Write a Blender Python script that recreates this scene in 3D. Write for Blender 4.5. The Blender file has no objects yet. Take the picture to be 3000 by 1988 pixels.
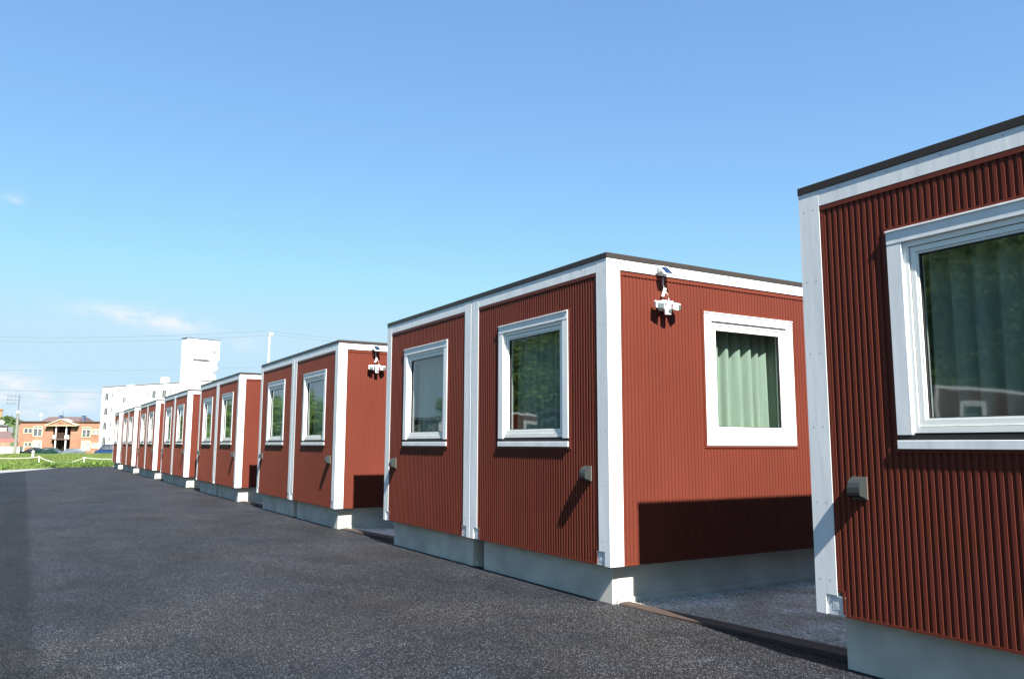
import bpy, bmesh, math, random
from mathutils import Vector, Matrix, noise
random.seed(7)
R = math.radians
scene = bpy.context.scene
COL = scene.collection
GZ = -0.35            # asphalt level; cabins' floor frame is z = 0

# ------------------------------------------------------------------ helpers
def link(o, parent=None):
    COL.objects.link(o)
    if parent: o.parent = parent
    return o

def tag(o, label=None, cat=None, group=None, kind=None):
    if label: o['label'] = label
    if cat: o['category'] = cat
    if group: o['group'] = group
    if kind: o['kind'] = kind
    return o

def empty(name, loc=(0, 0, 0), rz=0, parent=None):
    o = bpy.data.objects.new(name, None)
    o.location = loc; o.rotation_euler = (0, 0, rz); o.empty_display_size = 0.2
    return link(o, parent)

class MB:
    """collects faces for ONE mesh object"""
    def __init__(s, mp=None):
        s.v = []; s.f = []; s.mi = []; s.mp = mp or (lambda a, b, c: (a, b, c)); s.sm = []
    def face(s, pts, mi=0, raw=False, smooth=False):
        i = len(s.v)
        s.v += [tuple(p) if raw else tuple(s.mp(*p)) for p in pts]
        s.f.append(tuple(range(i, i + len(pts)))); s.mi.append(mi); s.sm.append(smooth)
    def grid(s, rows, mi=0, closed=False, smooth=True):
        i = len(s.v); n = len(rows[0])
        for r in rows: s.v += [tuple(s.mp(*p)) for p in r]
        for a in range(len(rows) - 1):
            for b in range(n if closed else n - 1):
                c = (b + 1) % n
                s.f.append((i + a * n + b, i + a * n + c, i + (a + 1) * n + c, i + (a + 1) * n + b))
                s.mi.append(mi); s.sm.append(smooth)
    def box(s, a, b, mi=0):
        x0, y0, z0 = a; x1, y1, z1 = b
        i = len(s.v)
        P = [(x0,y0,z0),(x1,y0,z0),(x1,y1,z0),(x0,y1,z0),(x0,y0,z1),(x1,y0,z1),(x1,y1,z1),(x0,y1,z1)]
        s.v += [tuple(s.mp(*p)) for p in P]
        for q in ((0,3,2,1),(4,5,6,7),(0,1,5,4),(1,2,6,5),(2,3,7,6),(3,0,4,7)):
            s.f.append(tuple(i + k for k in q)); s.mi.append(mi); s.sm.append(False)
    def tube(s, pts, r, n=8, mi=0, r1=None, cap=True):
        pts = [Vector(p) for p in pts]; rows = []
        for k, p in enumerate(pts):
            d = (pts[min(k + 1, len(pts) - 1)] - pts[max(k - 1, 0)]).normalized()
            a = d.orthogonal().normalized() if abs(d.z) < .95 else Vector((1, 0, 0))
            a = (a - d * a.dot(d)).normalized(); b = d.cross(a)
            rr = r if r1 is None else r + (r1 - r) * k / (len(pts) - 1)
            rows.append([p + a * rr * math.cos(2*math.pi*j/n) + b * rr * math.sin(2*math.pi*j/n) for j in range(n)])
        s.grid(rows, mi, closed=True)
        if cap:
            s.face(rows[0], mi); s.face(rows[-1], mi)
    def build(s, name, mats, parent=None, bevel=0, recalc=True):
        me = bpy.data.meshes.new(name); me.from_pydata(s.v, [], s.f)
        if not isinstance(mats, (list, tuple)): mats = [mats]
        for m in mats: me.materials.append(m)
        me.polygons.foreach_set('material_index', s.mi); me.polygons.foreach_set('use_smooth', s.sm)
        if recalc or bevel:
            bm = bmesh.new(); bm.from_mesh(me)
            if bevel: bmesh.ops.remove_doubles(bm, verts=bm.verts, dist=1e-5)
            bmesh.ops.recalc_face_normals(bm, faces=bm.faces)
            if bevel:
                bmesh.ops.bevel(bm, geom=[e for e in bm.edges if e.is_manifold and e.calc_face_angle(0) > .6], offset=bevel, segments=1, affect='EDGES', clamp_overlap=True)
            bm.to_mesh(me); bm.free()
        me.update()
        o = bpy.data.objects.new(name, me)
        return link(o, parent)

def children(o): return [c for c in list(COL.objects) if c.parent == o]
def copy_tree(o, parent=None):
    c = o.copy(); COL.objects.link(c); c.parent = parent
    for ch in children(o): copy_tree(ch, c)
    return c

# ------------------------------------------------------------------ materials
def mat(name, base, rough=.5, metal=0, spec=.5, var=0, vscale=3, bump=0, bscale=20, bdist=.01, island=0, detail=4, coords='Object', stretch=(1,1,1), tint=None):
    m = bpy.data.materials.new(name); m.use_nodes = True
    nt = m.node_tree; N = nt.nodes; L = nt.links; b = N['Principled BSDF']
    b.inputs['Base Color'].default_value = (*base, 1); b.inputs['Roughness'].default_value = rough
    b.inputs['Metallic'].default_value = metal; b.inputs['Specular IOR Level'].default_value = spec
    tc = N.new('ShaderNodeTexCoord'); mp = N.new('ShaderNodeMapping'); mp.inputs['Scale'].default_value = stretch
    L.new(tc.outputs[coords], mp.inputs[0])
    if var or island:
        mix = N.new('ShaderNodeMix'); mix.data_type = 'RGBA'
        t = tint or tuple(c * (1 + var) for c in base)
        mix.inputs['A'].default_value = (*[c * (1 - var) for c in base], 1); mix.inputs['B'].default_value = (*t, 1)
        if var:
            n = N.new('ShaderNodeTexNoise'); n.inputs['Scale'].default_value = vscale; n.inputs['Detail'].default_value = detail
            L.new(mp.outputs[0], n.inputs['Vector']); src = n.outputs['Fac']
            mr = N.new('ShaderNodeMapRange'); mr.inputs['From Min'].default_value = .3; mr.inputs['From Max'].default_value = .7
            L.new(src, mr.inputs['Value']); src = mr.outputs[0]
        if island:
            g = N.new('ShaderNodeNewGeometry')
            if var:
                ad = N.new('ShaderNodeMath'); ad.operation = 'MULTIPLY_ADD'; ad.inputs[1].default_value = island
                L.new(g.outputs['Random Per Island'], ad.inputs[0])
                ml = N.new('ShaderNodeMath'); ml.operation = 'MULTIPLY'; ml.inputs[1].default_value = 1 - island
                L.new(src, ml.inputs[0]); L.new(ml.outputs[0], ad.inputs[2]); src = ad.outputs[0]
            else: src = g.outputs['Random Per Island']
        L.new(src, mix.inputs['Factor']); L.new(mix.outputs['Result'], b.inputs['Base Color'])
    if bump:
        n2 = N.new('ShaderNodeTexNoise'); n2.inputs['Scale'].default_value = bscale; n2.inputs['Detail'].default_value = 3
        L.new(mp.outputs[0], n2.inputs['Vector'])
        bp = N.new('ShaderNodeBump'); bp.inputs['Strength'].default_value = bump; bp.inputs['Distance'].default_value = bdist
        L.new(n2.outputs['Fac'], bp.inputs['Height']); L.new(bp.outputs[0], b.inputs['Normal'])
    return m

RED   = mat('red_siding', (.104, .0250, .0158), .46, spec=.11, var=.07, vscale=2.5, bump=.25, bscale=1.6, bdist=.03, stretch=(1,1,.35))
REDT  = mat('red_trim', (.108, .0245, .0142), .42, spec=.15)
WHITE = mat('white_sheet_metal', (.62, .645, .65), .38, var=.07, vscale=3.2, detail=7, bump=.25, bscale=2.2, bdist=.02, stretch=(2,2,.35))
SCREW = mat('screw_steel', (.10, .11, .12), .5, metal=.6)
PVC   = mat('white_vinyl', (.72, .73, .70), .35)
GASK  = mat('black_gasket', (.012, .012, .013), .6)
CAP   = mat('dark_brown_roof_metal', (.034, .028, .025), .42, spec=.2, bump=.2, bscale=2, bdist=.01)
GALV  = mat('galvanised_steel', (.62, .66, .68), .45, metal=.35, var=.18, vscale=24)
CONC  = mat('concrete', (.42, .41, .365), .88, var=.2, vscale=2.6, bump=.3, bscale=60, bdist=.002, detail=8)
UNDER = mat('underframe', (.04, .035, .03), .7)
ROOM  = mat('interior_board', (.34, .35, .32), .8)
CURT  = mat('green_curtain', (.33, .40, .315), .9, var=.06, vscale=30, stretch=(1,1,.1))
VENT  = mat('dark_bronze_hood', (.030, .034, .034), .4, spec=.3)
VENTF = mat('hood_flange', (.11, .105, .09), .6)
PLAST = mat('white_plastic', (.74, .74, .74), .4)
LENS  = mat('grey_lens', (.09, .12, .12), .15)
CELL  = mat('solar_cells', (.012, .025, .06), .12, var=.3, vscale=60)
WOOD  = mat('plank_wood', (.040, .025, .018), .8, var=.3, vscale=6, bump=.4, bscale=30, bdist=.004, stretch=(4,.5,1))

def glass_mat(name, tint, boost=1.7, wob=.0):
    m = bpy.data.materials.new(name); m.use_nodes = True; nt = m.node_tree; N = nt.nodes; L = nt.links
    N.remove(N['Principled BSDF']); out = N['Material Output']
    tr = N.new('ShaderNodeBsdfTransparent'); tr.inputs[0].default_value = (*tint, 1)
    gl = N.new('ShaderNodeBsdfGlossy'); gl.inputs['Roughness'].default_value = 0.025; gl.inputs[0].default_value = (.95, .97, .97, 1)
    ge = N.new('ShaderNodeNewGeometry'); dt = N.new('ShaderNodeVectorMath'); dt.operation = 'DOT_PRODUCT'
    L.new(ge.outputs['Normal'], dt.inputs[0]); L.new(ge.outputs['Incoming'], dt.inputs[1])
    def mm(op, a, b=None, c=None):
        n = N.new('ShaderNodeMath'); n.operation = op; n.use_clamp = op != 'ABSOLUTE'
        for i, v in enumerate((a, b, c)):
            if v is None: continue
            if isinstance(v, (int, float)): n.inputs[i].default_value = v
            else: L.new(v, n.inputs[i])
        return n.outputs[0]
    ab = mm('ABSOLUTE', dt.outputs['Value']); om = mm('SUBTRACT', 1.0, ab); mu_out = mm('MULTIPLY_ADD', mm('POWER', om, 4.2), .92, .085)
    mx = N.new('ShaderNodeMixShader')
    L.new(mu_out, mx.inputs[0]); L.new(tr.outputs[0], mx.inputs[1]); L.new(gl.outputs[0], mx.inputs[2])
    L.new(mx.outputs[0], out.inputs[0])
    n = N.new('ShaderNodeTexNoise'); n.inputs['Scale'].default_value = 1.9
    bp = N.new('ShaderNodeBump'); bp.inputs['Strength'].default_value = .0707; bp.inputs['Distance'].default_value = .02
    tc = N.new('ShaderNodeTexCoord'); L.new(tc.outputs['Object'], n.inputs['Vector'])
    L.new(n.outputs['Fac'], bp.inputs['Height']); L.new(bp.outputs[0], gl.inputs['Normal'])
    return m
GLASS = glass_mat('window_glass', (.66, .72, .72))

def asphalt_mat():
    m = bpy.data.materials.new('asphalt'); m.use_nodes = True; nt = m.node_tree; N = nt.nodes; L = nt.links
    b = N['Principled BSDF']; b.inputs['Roughness'].default_value = .66; b.inputs['Specular IOR Level'].default_value = .2
    tc = N.new('ShaderNodeTexCoord')
    vo = N.new('ShaderNodeTexVoronoi'); vo.inputs['Scale'].default_value = 165; L.new(tc.outputs['Object'], vo.inputs['Vector'])
    sep = N.new('ShaderNodeSeparateColor'); L.new(vo.outputs['Color'], sep.inputs[0])
    ramp = N.new('ShaderNodeValToRGB'); e = ramp.color_ramp
    e.elements[0].position = .0; e.elements[0].color = (.0018, .0021, .003, 1)
    e.elements[1].position = 1; e.elements[1].color = (.165, .163, .158, 1)
    k = e.elements.new(.5); k.color = (.0058, .0064, .0082, 1)
    k = e.elements.new(.86); k.color = (.019, .0195, .0215, 1)
    L.new(sep.outputs[0], ramp.inputs[0])
    # broad worn / dusty patches
    n1 = N.new('ShaderNodeTexNoise'); n1.inputs['Scale'].default_value = .9; n1.inputs['Detail'].default_value = 7; n1.inputs['Roughness'].default_value = .65
    mp = N.new('ShaderNodeMapping'); mp.inputs['Scale'].default_value = (1.1, .8, 1); L.new(tc.outputs['Object'], mp.inputs[0]); L.new(mp.outputs[0], n1.inputs['Vector'])
    mr = N.new('ShaderNodeMapRange'); mr.inputs['From Min'].default_value = .35; mr.inputs['From Max'].default_value = .72; mr.inputs['To Min'].default_value = .72; mr.inputs['To Max'].default_value = 1.6
    L.new(n1.outputs['Fac'], mr.inputs['Value'])
    # thin pale scuffs
    n3 = N.new('ShaderNodeTexNoise'); n3.inputs['Scale'].default_value = 3.2; n3.inputs['Detail'].default_value = 5
    mp3 = N.new('ShaderNodeMapping'); mp3.inputs['Scale'].default_value = (1.0, 1.6, 1); mp3.inputs['Rotation'].default_value = (0, 0, .5)
    L.new(tc.outputs['Object'], mp3.inputs[0]); L.new(mp3.outputs[0], n3.inputs['Vector'])
    mr3 = N.new('ShaderNodeMapRange'); mr3.inputs['From Min'].default_value = .60; mr3.inputs['From Max'].default_value = .74; mr3.inputs['To Min'].default_value = 1; mr3.inputs['To Max'].default_value = 1.7
    L.new(n3.outputs['Fac'], mr3.inputs['Value'])
    # darker, fresher lane on the left with a slightly wandering edge
    sx = N.new('ShaderNodeSeparateXYZ'); L.new(tc.outputs['Object'], sx.inputs[0])
    n4 = N.new('ShaderNodeTexNoise'); n4.inputs['Scale'].default_value = 2.5; L.new(tc.outputs['Object'], n4.inputs['Vector'])
    ad = N.new('ShaderNodeMath'); ad.operation = 'MULTIPLY_ADD'; ad.inputs[1].default_value = .10; L.new(n4.outputs['Fac'], ad.inputs[0]); L.new(sx.outputs[0], ad.inputs[2])
    mr4 = N.new('ShaderNodeMapRange'); mr4.inputs['From Min'].default_value = -4.42; mr4.inputs['From Max'].default_value = -4.34; mr4.inputs['To Min'].default_value = .5; mr4.inputs['To Max'].default_value = 1
    L.new(ad.outputs[0], mr4.inputs['Value'])
    mlt = None; src = mr.outputs[0]
    for o in (mr3.outputs[0], mr4.outputs[0]):
        q = N.new('ShaderNodeMath'); q.operation = 'MULTIPLY'; L.new(src, q.inputs[0]); L.new(o, q.inputs[1]); src = q.outputs[0]
    vm = N.new('ShaderNodeVectorMath'); vm.operation = 'SCALE'; L.new(ramp.outputs[0], vm.inputs[0]); L.new(src, vm.inputs['Scale'])
    # brownish dust drifting over the bluish binder, heaviest beside the lane edge
    n6 = N.new('ShaderNodeTexNoise'); n6.inputs['Scale'].default_value = .45; n6.inputs['Detail'].default_value = 8; n6.inputs['Roughness'].default_value = .7
    L.new(tc.outputs['Object'], n6.inputs['Vector'])
    d1 = N.new('ShaderNodeMapRange'); d1.inputs['From Min'].default_value = .42; d1.inputs['From Max'].default_value = .68; L.new(n6.outputs['Fac'], d1.inputs['Value'])
    tn = N.new('ShaderNodeMix'); tn.data_type = 'RGBA'; tn.inputs['A'].default_value = (.86, .97, 1.16, 1); tn.inputs['B'].default_value = (1.22, 1.12, 1.04, 1)
    L.new(d1.outputs[0], tn.inputs['Factor'])
    vt = N.new('ShaderNodeVectorMath'); vt.operation = 'MULTIPLY'; L.new(vm.outputs[0], vt.inputs[0]); L.new(tn.outputs['Result'], vt.inputs[1])
    L.new(vt.outputs[0], b.inputs['Base Color'])
    bp = N.new('ShaderNodeBump'); bp.inputs['Strength'].default_value = 1; bp.inputs['Distance'].default_value = .008; bp.invert = True
    L.new(vo.outputs['Distance'], bp.inputs['Height']); L.new(bp.outputs[0], b.inputs['Normal'])
    return m

def gravel_mat():
    m = bpy.data.materials.new('gravel'); m.use_nodes = True; nt = m.node_tree; N = nt.nodes; L = nt.links
    b = N['Principled BSDF']; b.inputs['Roughness'].default_value = .9
    tc = N.new('ShaderNodeTexCoord')
    vo = N.new('ShaderNodeTexVoronoi'); vo.inputs['Scale'].default_value = 70; L.new(tc.outputs['Object'], vo.inputs['Vector'])
    sep = N.new('ShaderNodeSeparateColor'); L.new(vo.outputs['Color'], sep.inputs[0])
    ramp = N.new('ShaderNodeValToRGB'); e = ramp.color_ramp
    e.elements[0].color = (.20, .195, .17, 1); e.elements[1].color = (.85, .82, .74, 1)
    k = e.elements.new(.6); k.color = (.47, .455, .41, 1)
    L.new(sep.outputs[1], ramp.inputs[0])
    n1 = N.new('ShaderNodeTexNoise'); n1.inputs['Scale'].default_value = 1.3; n1.inputs['Detail'].default_value = 6; L.new(tc.outputs['Object'], n1.inputs['Vector'])
    r2 = N.new('ShaderNodeValToRGB'); r2.color_ramp.elements[0].position = .42; r2.color_ramp.elements[0].color = (.66, .60, .52, 1)
    r2.color_ramp.elements[1].position = .6; r2.color_ramp.elements[1].color = (1, 1, 1, 1)
    L.new(n1.outputs['Fac'], r2.inputs[0])
    mx = N.new('ShaderNodeMix'); mx.data_type = 'RGBA'; mx.blend_type = 'MULTIPLY'; mx.inputs['Factor'].default_value = 1
    L.new(ramp.outputs[0], mx.inputs['A']); L.new(r2.outputs[0], mx.inputs['B'])
    # blue marker-paint traces left on the stones
    n5 = N.new('ShaderNodeTexNoise'); n5.inputs['Scale'].default_value = 2.6; n5.inputs['Detail'].default_value = 5; n5.noise_dimensions = '4D'; n5.inputs['W'].default_value = 3.7
    L.new(tc.outputs['Object'], n5.inputs['Vector'])
    m5 = N.new('ShaderNodeMapRange'); m5.inputs['From Min'].default_value = .66; m5.inputs['From Max'].default_value = .74; m5.inputs['To Max'].default_value = .7; L.new(n5.outputs['Fac'], m5.inputs['Value'])
    mb = N.new('ShaderNodeMix'); mb.data_type = 'RGBA'; mb.inputs['B'].default_value = (.03, .14, .34, 1)
    L.new(m5.outputs[0], mb.inputs['Factor']); L.new(mx.outputs['Result'], mb.inputs['A'])
    L.new(mb.outputs['Result'], b.inputs['Base Color'])
    bp = N.new('ShaderNodeBump'); bp.inputs['Strength'].default_value = .7; bp.inputs['Distance'].default_value = .012; bp.invert = True
    L.new(vo.outputs['Distance'], bp.inputs['Height']); L.new(bp.outputs[0], b.inputs['Normal'])
    return m
ASPH = asphalt_mat(); GRAV = gravel_mat()

# ------------------------------------------------------------------ setting
def sheet(name, pts, z, m, zf=None):
    b = MB(); b.face([(x, y, z if zf is None else zf(x, y)) for x, y in pts]); o = b.build(name, m, recalc=False)
    o['kind'] = 'structure'; return o

EARTH = mat('meadow_soil', (.035, .06, .010), .95, var=.35, vscale=.35, detail=8)
b = MB()
def gh(x, y):
    d = max(0, min(1, (y - 108) / 12)); d = d * d * (3 - 2 * d)
    return -.372 - .68 * d
ys = [-900, -120, -40, 0, 30, 50, 80, 100, 108, 110, 112, 114, 116, 118, 120, 124, 150, 220, 400, 900, 2500]
xs = [-2500, -700, -200, -60, -20, 0, 20, 60, 200, 700, 2500]
b.grid([[(x, y, gh(x, y)) for x in xs] for y in ys], smooth=True)
g = b.build('ground', EARTH); g['kind'] = 'structure'
edge = [(-70, 22), (-45, 26), (-20, 35), (-9, 41.6), (-5.6, 45.5), (-4.1, 47.8), (-2.7, 49.4), (-1.2, 50.4), (.46, 51.1), (5, 52), (14, 53)]
def jag(poly, amp=.06, step=.5):
    out = []
    for (x0, y0), (x1, y1) in zip(poly, poly[1:]):
        n = max(1, int(math.hypot(x1 - x0, y1 - y0) / step))
        for k in range(n):
            t = k / n; out.append((x0 + (x1 - x0) * t, y0 + (y1 - y0) * t + random.uniform(-amp, amp)))
    return out + [poly[-1]]
sheet('asphalt', [(.26, -60), (-70, -60)] + jag(edge[:9]) + [(.46, 51.1), (.17, 46), (.16, 0.1), (.21, -1), (.26, -2.2)], GZ, ASPH)
CONC2 = mat('old_pale_pavement', (.20, .205, .20), .85, var=.2, vscale=1.5, bump=.3, bscale=40, bdist=.004)
sheet('pavement', [(-70, 10), (-20, 27), (-9, 35.5), (-5.5, 40.8), (-4.6, 43.2), (-3.6, 46.4), (-2.75, 49.2)] + [(-4.1, 47.75), (-5.6, 45.4), (-9, 41.5), (-20, 34.9), (-45, 25.9), (-70, 21.9)], GZ + .004, CONC2)
def gz(x, y):
    t = (-y) / 2.2
    return GZ + .003 + (.04 * max(0, min(1, t)) if -2.6 < y < .3 else 0)
b = MB()
b.grid([[(x, y, -.347 + (.035 * max(0, min(1, (.1 - y) / 2.2)) if y > -3 else .035)) for x in (.27, 1, 3, 14)] for y in (-14, -2.6, -2.2, -1.6, -1.1, -.6, 0, .1, 3, 20, 52)], smooth=True)
# the gravel starts behind the planks
g = b.build('gravel_yard', GRAV); g['kind'] = 'structure'

# ------------------------------------------------------------------ cabins
H = 2.905; L_ = 6.5; UW = 2.6775; GAP = .02
W2 = 2 * UW + GAP
front = lambda s, n, z: (-n, s, z)        # s along +Y, n out of the wall
side  = lambda s, n, z: (s, -n, z)        # s along +X

def ribs(b, s0, s1, z0, z1, off=0, pitch=.044, top=-.006, bot=-.0158):
    """trapezoid siding between s0..s1"""
    k = int((s0 - off) // pitch) - 1; P = []
    while True:
        o = off + k * pitch
        for ds, n in ((0, bot), (.0190, bot), (.0210, top), (.0415, top), (.0435, bot)):
            P.append((o + ds, n))
        if o > s1: break
        k += 1
    def at(s):
        for (a, na), (c, nc) in zip(P, P[1:]):
            if a <= s <= c: return na + (nc - na) * (s - a) / max(c - a, 1e-9)
        return bot
    Q = [(s0, at(s0))] + [p for p in P if s0 < p[0] < s1] + [(s1, at(s1))]
    for (a, na), (c, nc) in zip(Q, Q[1:]):
        b.face([(a, na, z0), (c, nc, z0), (c, nc, z1), (a, na, z1)])

def strips(b, s0, s1, z0, z1, w, n0, n1, which='LRTB'):
    if 'T' in which: b.box((s0, n0, z1 - w), (s1, n1, z1))
    if 'B' in which: b.box((s0, n0, z0), (s1, n1, z0 + w))
    zt = z1 - w if 'T' in which else z1; zb = z0 + w if 'B' in which else z0
    if 'L' in which: b.box((s0, n0, zb), (s0 + w, n1, zt))
    if 'R' in which: b.box((s1 - w, n0, zb), (s1, n1, zt))

def panel(name, mp, s0, s1, hole, parent, notch=(1, 1)):
    z0, z1 = .012, 2.738
    kw = {} if mp is front else dict(top=-.009, bot=-.0145)
    nl = s0 + .055 if notch[0] else s0; nr = s1 - .055 if notch[1] else s1
    b = MB(mp)
    zn = .165                                  # siding is notched round the corner fittings
    if hole:
        a0, a1, c0, c1 = hole
        ribs(b, nl, nr, z0, zn, **kw); ribs(b, s0, s1, zn, c0, **kw)
        ribs(b, s0, a0, c0, c1, **kw); ribs(b, a1, s1, c0, c1, **kw); ribs(b, s0, s1, c1, z1, **kw)
    else:
        ribs(b, nl, nr, z0, zn); ribs(b, s0, s1, zn, z1)
    o = b.build(name, RED, parent, recalc=False)
    t = MB(mp)
    t.box((s0, -.03, z1 - .034), (s1, -.002, z1))                      # top channel
    t.box((s0, -.03, zn), (s0 + .022, -.004, z1 - .034)); t.box((s1 - .022, -.03, zn), (s1, -.004, z1 - .034))
    t.box((nl, -.03, z0 - .012), (nr, -.004, z0 + .004))
    if notch[0]: t.box((s0, -.03, zn - .014), (nl, -.0035, zn)); t.box((nl - .018, -.03, z0 + .004), (nl, -.0035, zn - .014))
    if notch[1]: t.box((nr, -.03, zn - .014), (s1, -.0035, zn)); t.box((nr, -.03, z0 + .004), (nr + .018, -.0035, zn - .014))
    if hole:
        strips(t, a0 - .022, a1 + .022, c0 - .022, c1 + .022, .022, -.03, -.001)
    t.build('edge_trim', REDT, o, recalc=True)
    return o

def window(mp, s0, s1, z0, z1, parent, sill=True, curtain=(0, 1), seed=0):
    """outer casing s0..s1, z0..z1"""
    rs = random.Random(seed)
    w = empty('window', (0, 0, 0), 0, parent)
    c = MB(mp); sw = .098; tw = .088
    zb = z0 + .055
    c.box((s0, -.05, zb + (.03 if sill else .045)), (s0 + sw, .006, z1 - tw)); c.box((s1 - sw, -.05, zb + (.03 if sill else .045)), (s1, .006, z1 - tw))
    c.box((s0, -.05, z1 - tw), (s1, .008, z1 - .012)); c.box((s0 - .002, -.05, z1 - .012), (s1 + .002, .016, z1))
    if not sill: c.box((s0, -.05, z0), (s1, .006, zb + .045))
    c.build('casing', WHITE, w, bevel=.0015)
    if sill:
        q = MB(mp); q.box((s0, -.05, z0), (s1, .012, zb - .003)); q.build('sill', WHITE, w, bevel=.002)
        q = MB(mp); q.box((s0 + .004, -.06, zb - .003), (s1 - .004, -.002, zb + .03)); q.box((s0 + sw, -.1, zb + .03), (s1 - sw, -.03, zb + .055))
        q.build('sill_gap', GASK, w)
    i0, i1, j0, j1 = s0 + sw, s1 - sw, zb + (.04 if sill else .045), z1 - tw
    f = MB(mp)
    strips(f, i0, i1, j0, j1, .036, -.11, -.012)
    f.box((i0 + .0, -.115, j0 + .0), (i1, -.11, j0 + .036))
    fr = f.build('frame', PVC, w, bevel=.002)
    k0, k1, l0, l1 = i0 + .040, i1 - .040, j0 + .040, j1 - .040
    sh = MB(mp); strips(sh, k0, k1, l0, l1, .034, -.09, -.020)
    strips(sh, k0 + .034, k1 - .034, l0 + .034, l1 - .034, .014, -.085, -.026)
    sh.build('sash', PVC, w, bevel=.0025)
    gk = MB(mp); strips(gk, i0 + .036, i1 - .036, j0 + .036, j1 - .036, .004, -.09, -.030)
    strips(gk, k0 + .048, k1 - .048, l0 + .048, l1 - .048, .006, -.06, -.034); gk.build('gasket', GASK, w)
    gl = MB(mp); gl.face([(k0 + .05, -.046, l0 + .05), (k1 - .05, -.046, l0 + .05), (k1 - .05, -.046, l1 - .05), (k0 + .05, -.046, l1 - .05)])
    gl.build('glass_pane', GLASS, w, recalc=False)
    # pleated curtain hanging inside
    a, e = k0 - .12 + (k1 - k0 + .2) * curtain[0], k0 - .12 + (k1 - k0 + .2) * curtain[1]
    rows = []; ph = []; x = 0
    npl = 9; width = e - a
    fold = [rs.uniform(.7, 1.3) for _ in range(npl)]; tot = sum(fold)
    for iz in range(9):
        t = iz / 8; z = z1 + .02 - t * (z1 - z0 + .12); row = []
        acc = 0
        for p in range(npl):
            for q in range(10):
                u = q / 10; d = .042 * fold[p] * (.75 + .5 * t) * math.sin(2 * math.pi * u) + .008 * math.sin(5 * math.pi * u + p * 2 + 1.5 * t)
                sx = a + width * (acc + fold[p] * (u + .05 * math.sin(2 * math.pi * u + p))) / tot + .012 * t * math.sin(p * 1.7)
                row.append((sx, -.215 + d, z))
            acc += fold[p]
        rows.append(row)
    cu = MB(mp); cu.grid(rows, smooth=True); cu.build('curtain', CURT, w, recalc=False)
    return w

WF = (.64, 2.02, 1.075, 2.44)      # front window casing in unit coordinates
WS = (1.238, 2.56, 1.09, 2.445)    # side window casing

def screws(b, mp_s, z_list, n):
    for s in mp_s:
        for z in z_list:
            pts = [(s + .0042 * math.cos(a), n, z + .0042 * math.sin(a)) for a in [k * math.pi / 3 for k in range(6)]]
            b.face(pts, 1)

def post(parent, s0, s1, cut, corner=False):
    """front posts; cut = side ('L'/'R') where the corner fitting takes a bite"""
    b = MB(front)
    zt = 2.85; w = .078
    if cut == 'R':   # fitting on the high-s side
        pts = [(s0, 0), (s0 + w, 0), (s0 + w, .128), (s1, .128), (s1, zt), (s0, zt)]
    else:
        pts = [(s0, .128), (s1 - w, .128), (s1 - w, 0), (s1, 0), (s1, zt), (s0, zt)]
    d = -.16
    b.face([(s, 0, z) for s, z in pts]); b.face([(s, d, z) for s, z in pts])
    for (a, za), (c, zc) in zip(pts, pts[1:] + pts[:1]): b.face([(a, 0, za), (c, 0, zc), (c, d, zc), (a, d, za)])
    m = (s0 + s1) / 2
    screws(b, (m - .035, m + .04), (.22, .72, 1.22, 1.72, 2.22, 2.72), .001)
    o = b.build('corner_post', [WHITE, SCREW], parent, recalc=False)
    f = MB(front)
    e0, e1 = (s0 + w + .004, s1 + .056) if cut == 'R' else (s0 - .056, s1 - w - .004)
    f.box((e0, -.14, 0.002), (e1, -.010, .124))
    # slotted hole and bracket lip
    c = (e0 + e1) / 2
    f.box((c - .028, -.0095, .035), (c + .028, -.0085, .085), 0)
    hx = [(c + .016 * math.cos(a), -.0078, .066 + .022 * math.sin(a)) for a in [k * math.pi / 6 for k in range(12)]]
    f.face(hx, 0)
    f.tube([front(c + .004, -.02, .07)], .001) if False else None
    f.box((e0, -.012, .118), (e1, -.004, .124))
    f.build('corner_fitting', [GALV, SCREW], o, recalc=True)
    return o

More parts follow.
